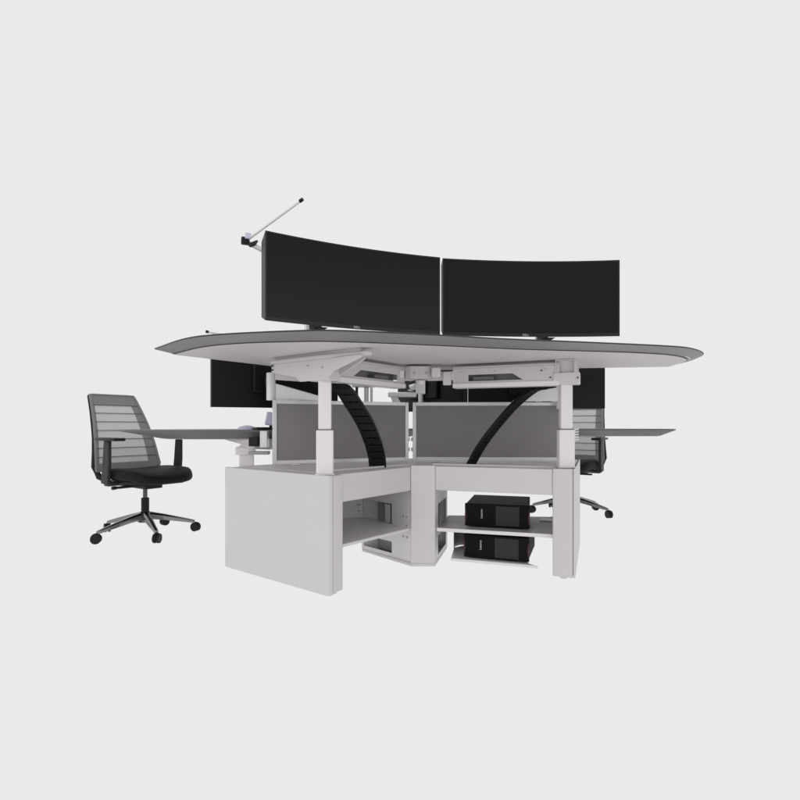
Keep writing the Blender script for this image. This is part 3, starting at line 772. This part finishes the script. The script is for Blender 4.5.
    # five-star base
    hubb = MB().cyl((0, 0, 0.095), (0, 0, 0.160), 0.050, 0.036, 28).build('base_hub', 'steel', t, 0.004)
    for k in range(5):
        a = base_rot - rot + 2 * math.pi * k / 5
        c, s = math.cos(a), math.sin(a)
        path = [Vector((c * r, s * r, z)) for r, z in ((0.035, 0.140), (0.12, 0.125), (0.22, 0.102), (0.30, 0.083), (0.335, 0.074))]
        wv = [0.026, 0.022, 0.018, 0.015, 0.012]; hv = [0.026, 0.021, 0.017, 0.013, 0.011]
        side = Vector((-s, c, 0))
        def sec(i, p): return [p + side * wv[i] * x_ + Vector((0, 0, hv[i] * z_)) for x_, z_ in ((-1, -1), (1, -1), (1, .4), (.55, 1), (-.55, 1), (-1, .4))]
        lg = MB().sweep(path, sec).build('base_leg', 'chrome', t, 0.002)
        cx_, cy_ = c * 0.34, s * 0.34
        ca = a + 0.9
        cas = MB()
        for sg in (-1, 1):
            ax = Vector((math.cos(ca), math.sin(ca), 0))
            o_ = Vector((cx_, cy_, 0.033)) + ax * 0.013 * sg
            cas.cyl(o_ - ax * 0.008, o_ + ax * 0.009, 0.033, seg=28)
        co = cas.build('caster', 'rubber', t, 0.004, 3)
        hd = MB(); ax = Vector((math.cos(ca), math.sin(ca), 0)); fw = Vector((-ax.y, ax.x, 0))
        prof = []
        for j in range(13):
            an = math.radians(-10 + 200 * j / 12); prof.append(Vector((cx_, cy_, 0.035)) + fw * 0.036 * math.cos(an) + Vector((0, 0, 0.036 * math.sin(an))) - ax * 0.004)
        hd.extr(prof, ax * 0.008); hd.build('caster_hood', 'plastic', co, 0.001)
        MB().cyl((cx_ - c * .012, cy_ - s * .012, 0.050), (cx_ - c * .012, cy_ - s * .012, 0.078), 0.008, seg=12).build('caster_stem', 'steel', co)
    return t
make_chair('black office chair with grey mesh back at left, tucked beneath the low desk corner', (-1.86, 3.65, 0), math.radians(-35), math.radians(21))
make_chair('black office chair with pale mesh back at right, mostly hidden by the white base', (1.54, 4.52, 0), math.radians(235), math.radians(-42), 0.680)

# ================================================================ camera, light, world
cam = bpy.data.cameras.new('camera'); co = bpy.data.objects.new('camera', cam); COL.objects.link(co)
co.location = (0, 0, 0.8); co.rotation_euler = (math.pi / 2, 0, 0)
cam.sensor_width = 36; cam.lens = 36 * 500 / 800; cam.shift_y = 25 / 800
cam.clip_end = 100; cam.clip_start = 0.05
S.camera = co

w = bpy.data.worlds.new('World'); S.world = w; w.use_nodes = True
bg = w.node_tree.nodes['Background']; bg.inputs['Color'].default_value = (1, 1, 1, 1); bg.inputs['Strength'].default_value = 0.823

def area(loc, target, size, power, col=(1, 1, 1)):
    l = bpy.data.lights.new('softbox', 'AREA'); l.energy = power; l.size = size; l.color = col
    o = bpy.data.objects.new('softbox', l); COL.objects.link(o); o.location = loc
    o.rotation_euler = (Vector(target) - Vector(loc)).to_track_quat('-Z', 'Y').to_euler()
area((-2.3, -0.3, 2.0), (-0.5, 2.6, 0.5), 1.4, 24, (1.0, 0.98, 0.97))
area((3.0, -1.0, 1.6), (-0.2, 2.6, 0.6), 1.8, 12, (1.0, 0.975, 0.965))
S.view_settings.view_transform = 'Standard'; S.view_settings.look = 'None'
S.view_settings.exposure = 0; S.view_settings.gamma = 1
S.render.engine = 'CYCLES'
S.cycles.max_bounces = 8; S.cycles.transparent_max_bounces = 12
